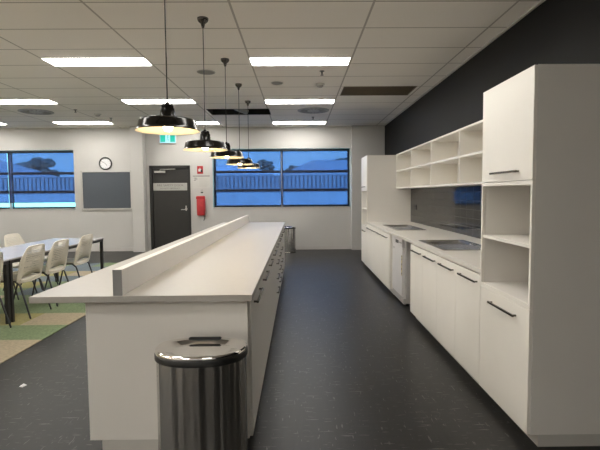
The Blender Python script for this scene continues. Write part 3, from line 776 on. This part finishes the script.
b = MB(); b.box(BX-.06, BX+.06, BY-BF-.045, BY-BF+.01, .008, .020); b.build('pedal', M['chrome'], t, bevel=0.004)
copy_tree(t, (-.255, 10.33, 0), 'dark steel bin on the floor at the far end of the island', 'stainless steel waste bins').scale = (.92, .92, .92)

# ------------------------------------------------------------------ tables and chairs
def table(x0, x1, y0, y1, label):
    t = thing('dining_table', label, 'table', ((x0+x1)/2, (y0+y1)/2, .007), 'long dining tables on the carpet')
    box('tabletop', M['tabletop'], t, x0, x1, y0, y1, .666, .684, bevel=0.003)
    MB().slab(x0+.006, x1-.006, y0+.006, y1-.006, .632, .6655, [(x0+.05, x1-.05, y0+.05, y1-.05)], 'z').build('table_frame', M['blackmetal'], t, bevel=0.002)
    for x in (x0+.008, x1-.046):
        for y in (y0+.008, y1-.046): box('leg', M['blackmetal'], t, x, x+.038, y, y+.038, .0072, .6315, bevel=0.003)
table(-3.77, -3.015, 4.74, 7.02, 'long pale dining table with black legs and three chairs facing the island')
table(-3.77, -3.015, 2.6, 4.73, 'near dining table mostly cut off by the left photo edge')

def make_chair(loc, label, group):
    t = thing('chair', label, 'chair', (0, 0, .007), group)
    ORG[t] = Vector((0, 0, 0))
    # backrest: panel outline (y, z) with an oval slot, bent and leaned
    def place(y, z):
        s_ = max(0.0, (z-.385)/.39)
        x = .205+.080*s_**1.15-.025*(y/.22)**2*(1-.3*s_)
        return Vector((x, y, z))
    half = [(.0, .385), (.10, .388), (.190, .392), (.222, .412), (.226, .46), (.224, .55), (.226, .60), (.215, .64), (.195, .69), (.176, .735), (.162, .760), (.145, .772), (.08, .777), (.0, .779)]
    outl = half+[(-y, z) for y, z in half[-2:0:-1]]
    b = MB(); bm = b.bm
    def loop(pts):
        vs = [bm.verts.new((0, y, z)) for y, z in pts]
        return [bm.edges.new((vs[i], vs[(i+1) % len(vs)])) for i in range(len(vs))]
    E = loop(outl)+loop([(.175*math.cos(2*PI*k/28), .440+.030*math.sin(2*PI*k/28)) for k in range(28)])
    bmesh.ops.triangle_fill(bm, use_beauty=True, use_dissolve=False, edges=E)
    bmesh.ops.subdivide_edges(bm, edges=[e for e in bm.edges if not e.is_boundary], cuts=2, use_grid_fill=True)
    bmesh.ops.triangulate(bm, faces=bm.faces)
    for v in bm.verts: v.co = place(v.co.y, v.co.z)
    o = b.build('backrest', M['perf'], t, smooth=True)
    so = o.modifiers.new('thickness', 'SOLIDIFY'); so.thickness = .012; so.offset = 0
    rim = MB(); pts = [place(y, z) for y, z in outl]; pts.append(pts[0]); rim.tube(pts, .009, 8); rim.build('back_rim', M['plast'], t, smooth=True)
    # seat
    b = MB(); N = 10; g = {}
    for i in range(N+1):
        for j in range(N+1):
            u = i/N; v = j/N*2-1; x = -.225+.425*u; w = .215-.02*u+.0*v
            if u < .15: w -= .03*((.15-u)/.15)**2
            z = .425+.012*(v*v)-.03*max(0, .2-u)*2-.006*math.sin(PI*u)-.02*max(0, u-.85)*2
            g[i, j] = b.bm.verts.new((x, v*w, z))
    for i in range(N):
        for j in range(N): b.bm.faces.new([g[i, j], g[i+1, j], g[i+1, j+1], g[i, j+1]])
    o = b.build('seat', M['plast'], t, smooth=True)
    so = o.modifiers.new('thickness', 'SOLIDIFY'); so.thickness = .016; so.offset = -1
    for sy in (-1, 1):
        MB().tube([(.13, sy*.175, .405), (.195, sy*.19, .36), (.30, sy*.205, .0)], [.0105, .0105, .009], 10).build('leg', M['leg'], t, smooth=True)
        MB().tube([(-.10, sy*.175, .405), (-.15, sy*.19, .36), (-.25, sy*.205, .0)], [.0105, .0105, .009], 10).build('leg', M['leg'], t, smooth=True)
    fr = MB()
    for sy in (-1, 1): fr.tube([(.13, sy*.175, .404), (-.10, sy*.175, .404)], .010, 8)
    for x in (.10, -.07): fr.tube([(x, -.175, .404), (x, .175, .404)], .008, 8)
    fr.build('seat_frame', M['leg'], t, smooth=True)
    t.location = loc; ORG[t] = Vector(loc)
    return t
GR = 'pale perforated chairs at the dining tables'
c0 = make_chair((-3.205, 5.07, .011), 'pale perforated chair nearest the camera of the three whole ones seen from behind', GR)
for x, y, lab, rz in ((-3.205, 5.62, 'pale perforated chair in the middle of three along the table edge', 0.0),
                      (-3.21, 6.31, 'pale perforated chair by the far black table leg', 0.02),
                      (-3.215, 4.34, 'pale perforated chair cut off by the left photo edge, nearest the camera', 0.0),
                      (-3.86, 6.56, 'pale perforated chair across the table with its whole backrest top showing', PI),
                      (-3.84, 5.98, 'pale perforated chair across the table, half cut by the left photo edge', PI)):
    copy_tree(c0, (x, y, .011), lab, GR, rz)

pc = MB(); pc.rings([[(-1.975, 3.135, .0004), (-1.945, 3.125, .0004), (-1.935, 3.165, .0004), (-1.965, 3.17, .0004)], [(-1.972, 3.138, .004), (-1.948, 3.129, .009), (-1.938, 3.162, .003), (-1.962, 3.167, .011)]])
o = pc.build('paper_scrap', M['face']); tag(o, 'tiny white scrap of paper on the dark floor left of the island', 'scrap')

# ------------------------------------------------------------------ outside the windows
structure(MB().box(-60, 50, 11.12, 90, -.2, -.05), 'ground', M['lawn'])
fb = thing('boundary_fence', 'ribbed metal fence on a low wall outside the right window', 'fence', (-6, 20, -.05))
box('low_wall', M['render'], fb, -26, 10, 20.0, 20.2, -.05, 1.40)
f = MB()
x = -26.0
while x < 10:
    f.mi = 0; f.box(x, x+.115, 20.02, 20.10, 1.40, 2.10); f.mi = 1; f.box(x+.115, x+.18, 20.09, 20.10, 1.40, 2.10); x += .18
f.build('fence_sheet', [M['fence'], M['fenceshade']], fb)
box('top_rail', M['roofa'], fb, -26, 10, 20.03, 20.13, 2.10, 2.15)
def house(x0, x1, y0, y1, ze, zr, inset, label, m):
    t = thing('house', label, 'house', ((x0+x1)/2, (y0+y1)/2, -.05), 'houses beyond the fence')
    box('house_wall', M['housewall'], t, x0+.4, x1-.4, y0+.4, y1-.4, -.05, ze)
    ym = (y0+y1)/2
    b = MB(); v = [b.bm.verts.new(p) for p in ((x0, y0, ze), (x1, y0, ze), (x1, y1, ze), (x0, y1, ze), (x0+inset, ym, zr), (x1-inset, ym, zr))]
    fs = [b.bm.faces.new([v[i] for i in q]) for q in ((0, 1, 5, 4), (1, 2, 5), (2, 3, 4, 5), (3, 0, 4), (0, 3, 2, 1))]
    fs[3].material_index = 1
    b.build('roof', [M[m], M['roofb']], t)
    box('gutter', M['roofb'], t, x0-.05, x1+.05, y0-.12, y0, ze-.12, ze+.02)
house(-1.2, 9.0, 33, 41, 2.75, 4.05, 2.4, 'grey hip-roofed house seen through the right window, right pane', 'roofa')
house(-9.5, -2.0, 36, 44, 2.9, 3.9, 2.5, 'pale low-roofed house seen through the right window, left pane', 'roofb')
house(-34, -20.5, 34, 42, 2.6, 4.3, 4.0, 'long-roofed house seen through the left window', 'roofa')
def tree(x, y, h, w, label):
    t = thing('tree', label, 'tree', (x, y, -.05), 'trees beyond the fence')
    MB().tube([(x, y, -.05), (x+.1, y, h*.3), (x, y, h*.6)], [.22, .17, .1], 10).build('trunk', M['bark'], t, smooth=True)
    b = MB()
    for k in range(60):
        a = random.uniform(0, 2*PI); r = random.uniform(0, w*.62); zz = h*random.uniform(.5, .93)-r*.35
        b.ball((x+r*math.cos(a), y+r*math.sin(a), zz), random.uniform(.16, .34)*w*.75, 2, (1, 1, .7), .16)
    b.build('crown', M['leaf'], t)
tree(-3.3, 46, 5.2, 1.35, 'round dark tree outside, behind the farthest pendant lamp')
tree(-.3, 48, 4.7, 1.5, 'low dark tree outside, just right of the right window mullion')
tree(5.0, 47, 5.4, 1.7, 'dark tree outside at the right edge of the right window')
tree(-26.0, 46, 5.4, 2.7, 'broad dark tree outside the left window, over the house roof')

# ------------------------------------------------------------------ light, world, camera
w = bpy.data.worlds.new('dusk_sky'); S.world = w; w.use_nodes = True
nt = w.node_tree; bg = nt.nodes['Background']
tc = nt.nodes.new('ShaderNodeTexCoord'); sep = nt.nodes.new('ShaderNodeSeparateXYZ'); nt.links.new(tc.outputs['Generated'], sep.inputs[0])
r = nt.nodes.new('ShaderNodeValToRGB'); nt.links.new(sep.outputs['Z'], r.inputs['Fac'])
r.color_ramp.elements[0].position = 0.0; r.color_ramp.elements[0].color = (0.50, 1.38, 1.28, 1)
r.color_ramp.elements[0].position = 0.12; r.color_ramp.elements[1].position = 0.9; r.color_ramp.elements[1].color = (0.75, 2.3, 2.7, 1)
nt.links.new(r.outputs[0], bg.inputs['Color']); bg.inputs['Strength'].default_value = 1.65

cam = bpy.data.cameras.new('camera'); co = bpy.data.objects.new('camera', cam); COL.objects.link(co)
f_px, pitch, yaw, roll, sx, sy = 453.5, .0597, .0104, -.0079, 3.16, -4.2
cp, sp, cy, sn = math.cos(pitch), math.sin(pitch), math.cos(yaw), math.sin(yaw)
fwd = Vector((sn*cp, cy*cp, -sp)); right = Vector((cy, -sn, 0)); up = right.cross(fwd)
r2 = right*math.cos(roll)+up*math.sin(roll); u2 = up*math.cos(roll)-right*math.sin(roll)
Mx = Matrix((r2, u2, -fwd)).transposed().to_4x4(); Mx.translation = (0, 0, 1.34)
co.matrix_world = Mx
cam.sensor_fit = 'HORIZONTAL'; cam.sensor_width = 36; cam.lens = f_px/600*36
cam.shift_x = -sx/600; cam.shift_y = sy/600; cam.clip_end = 300; cam.clip_start = .05
S.camera = co
vs = S.view_settings; vs.view_transform = 'Standard'; vs.look = 'None'; vs.gamma = 1; vs.exposure = 0.75; vs.use_curve_mapping = False
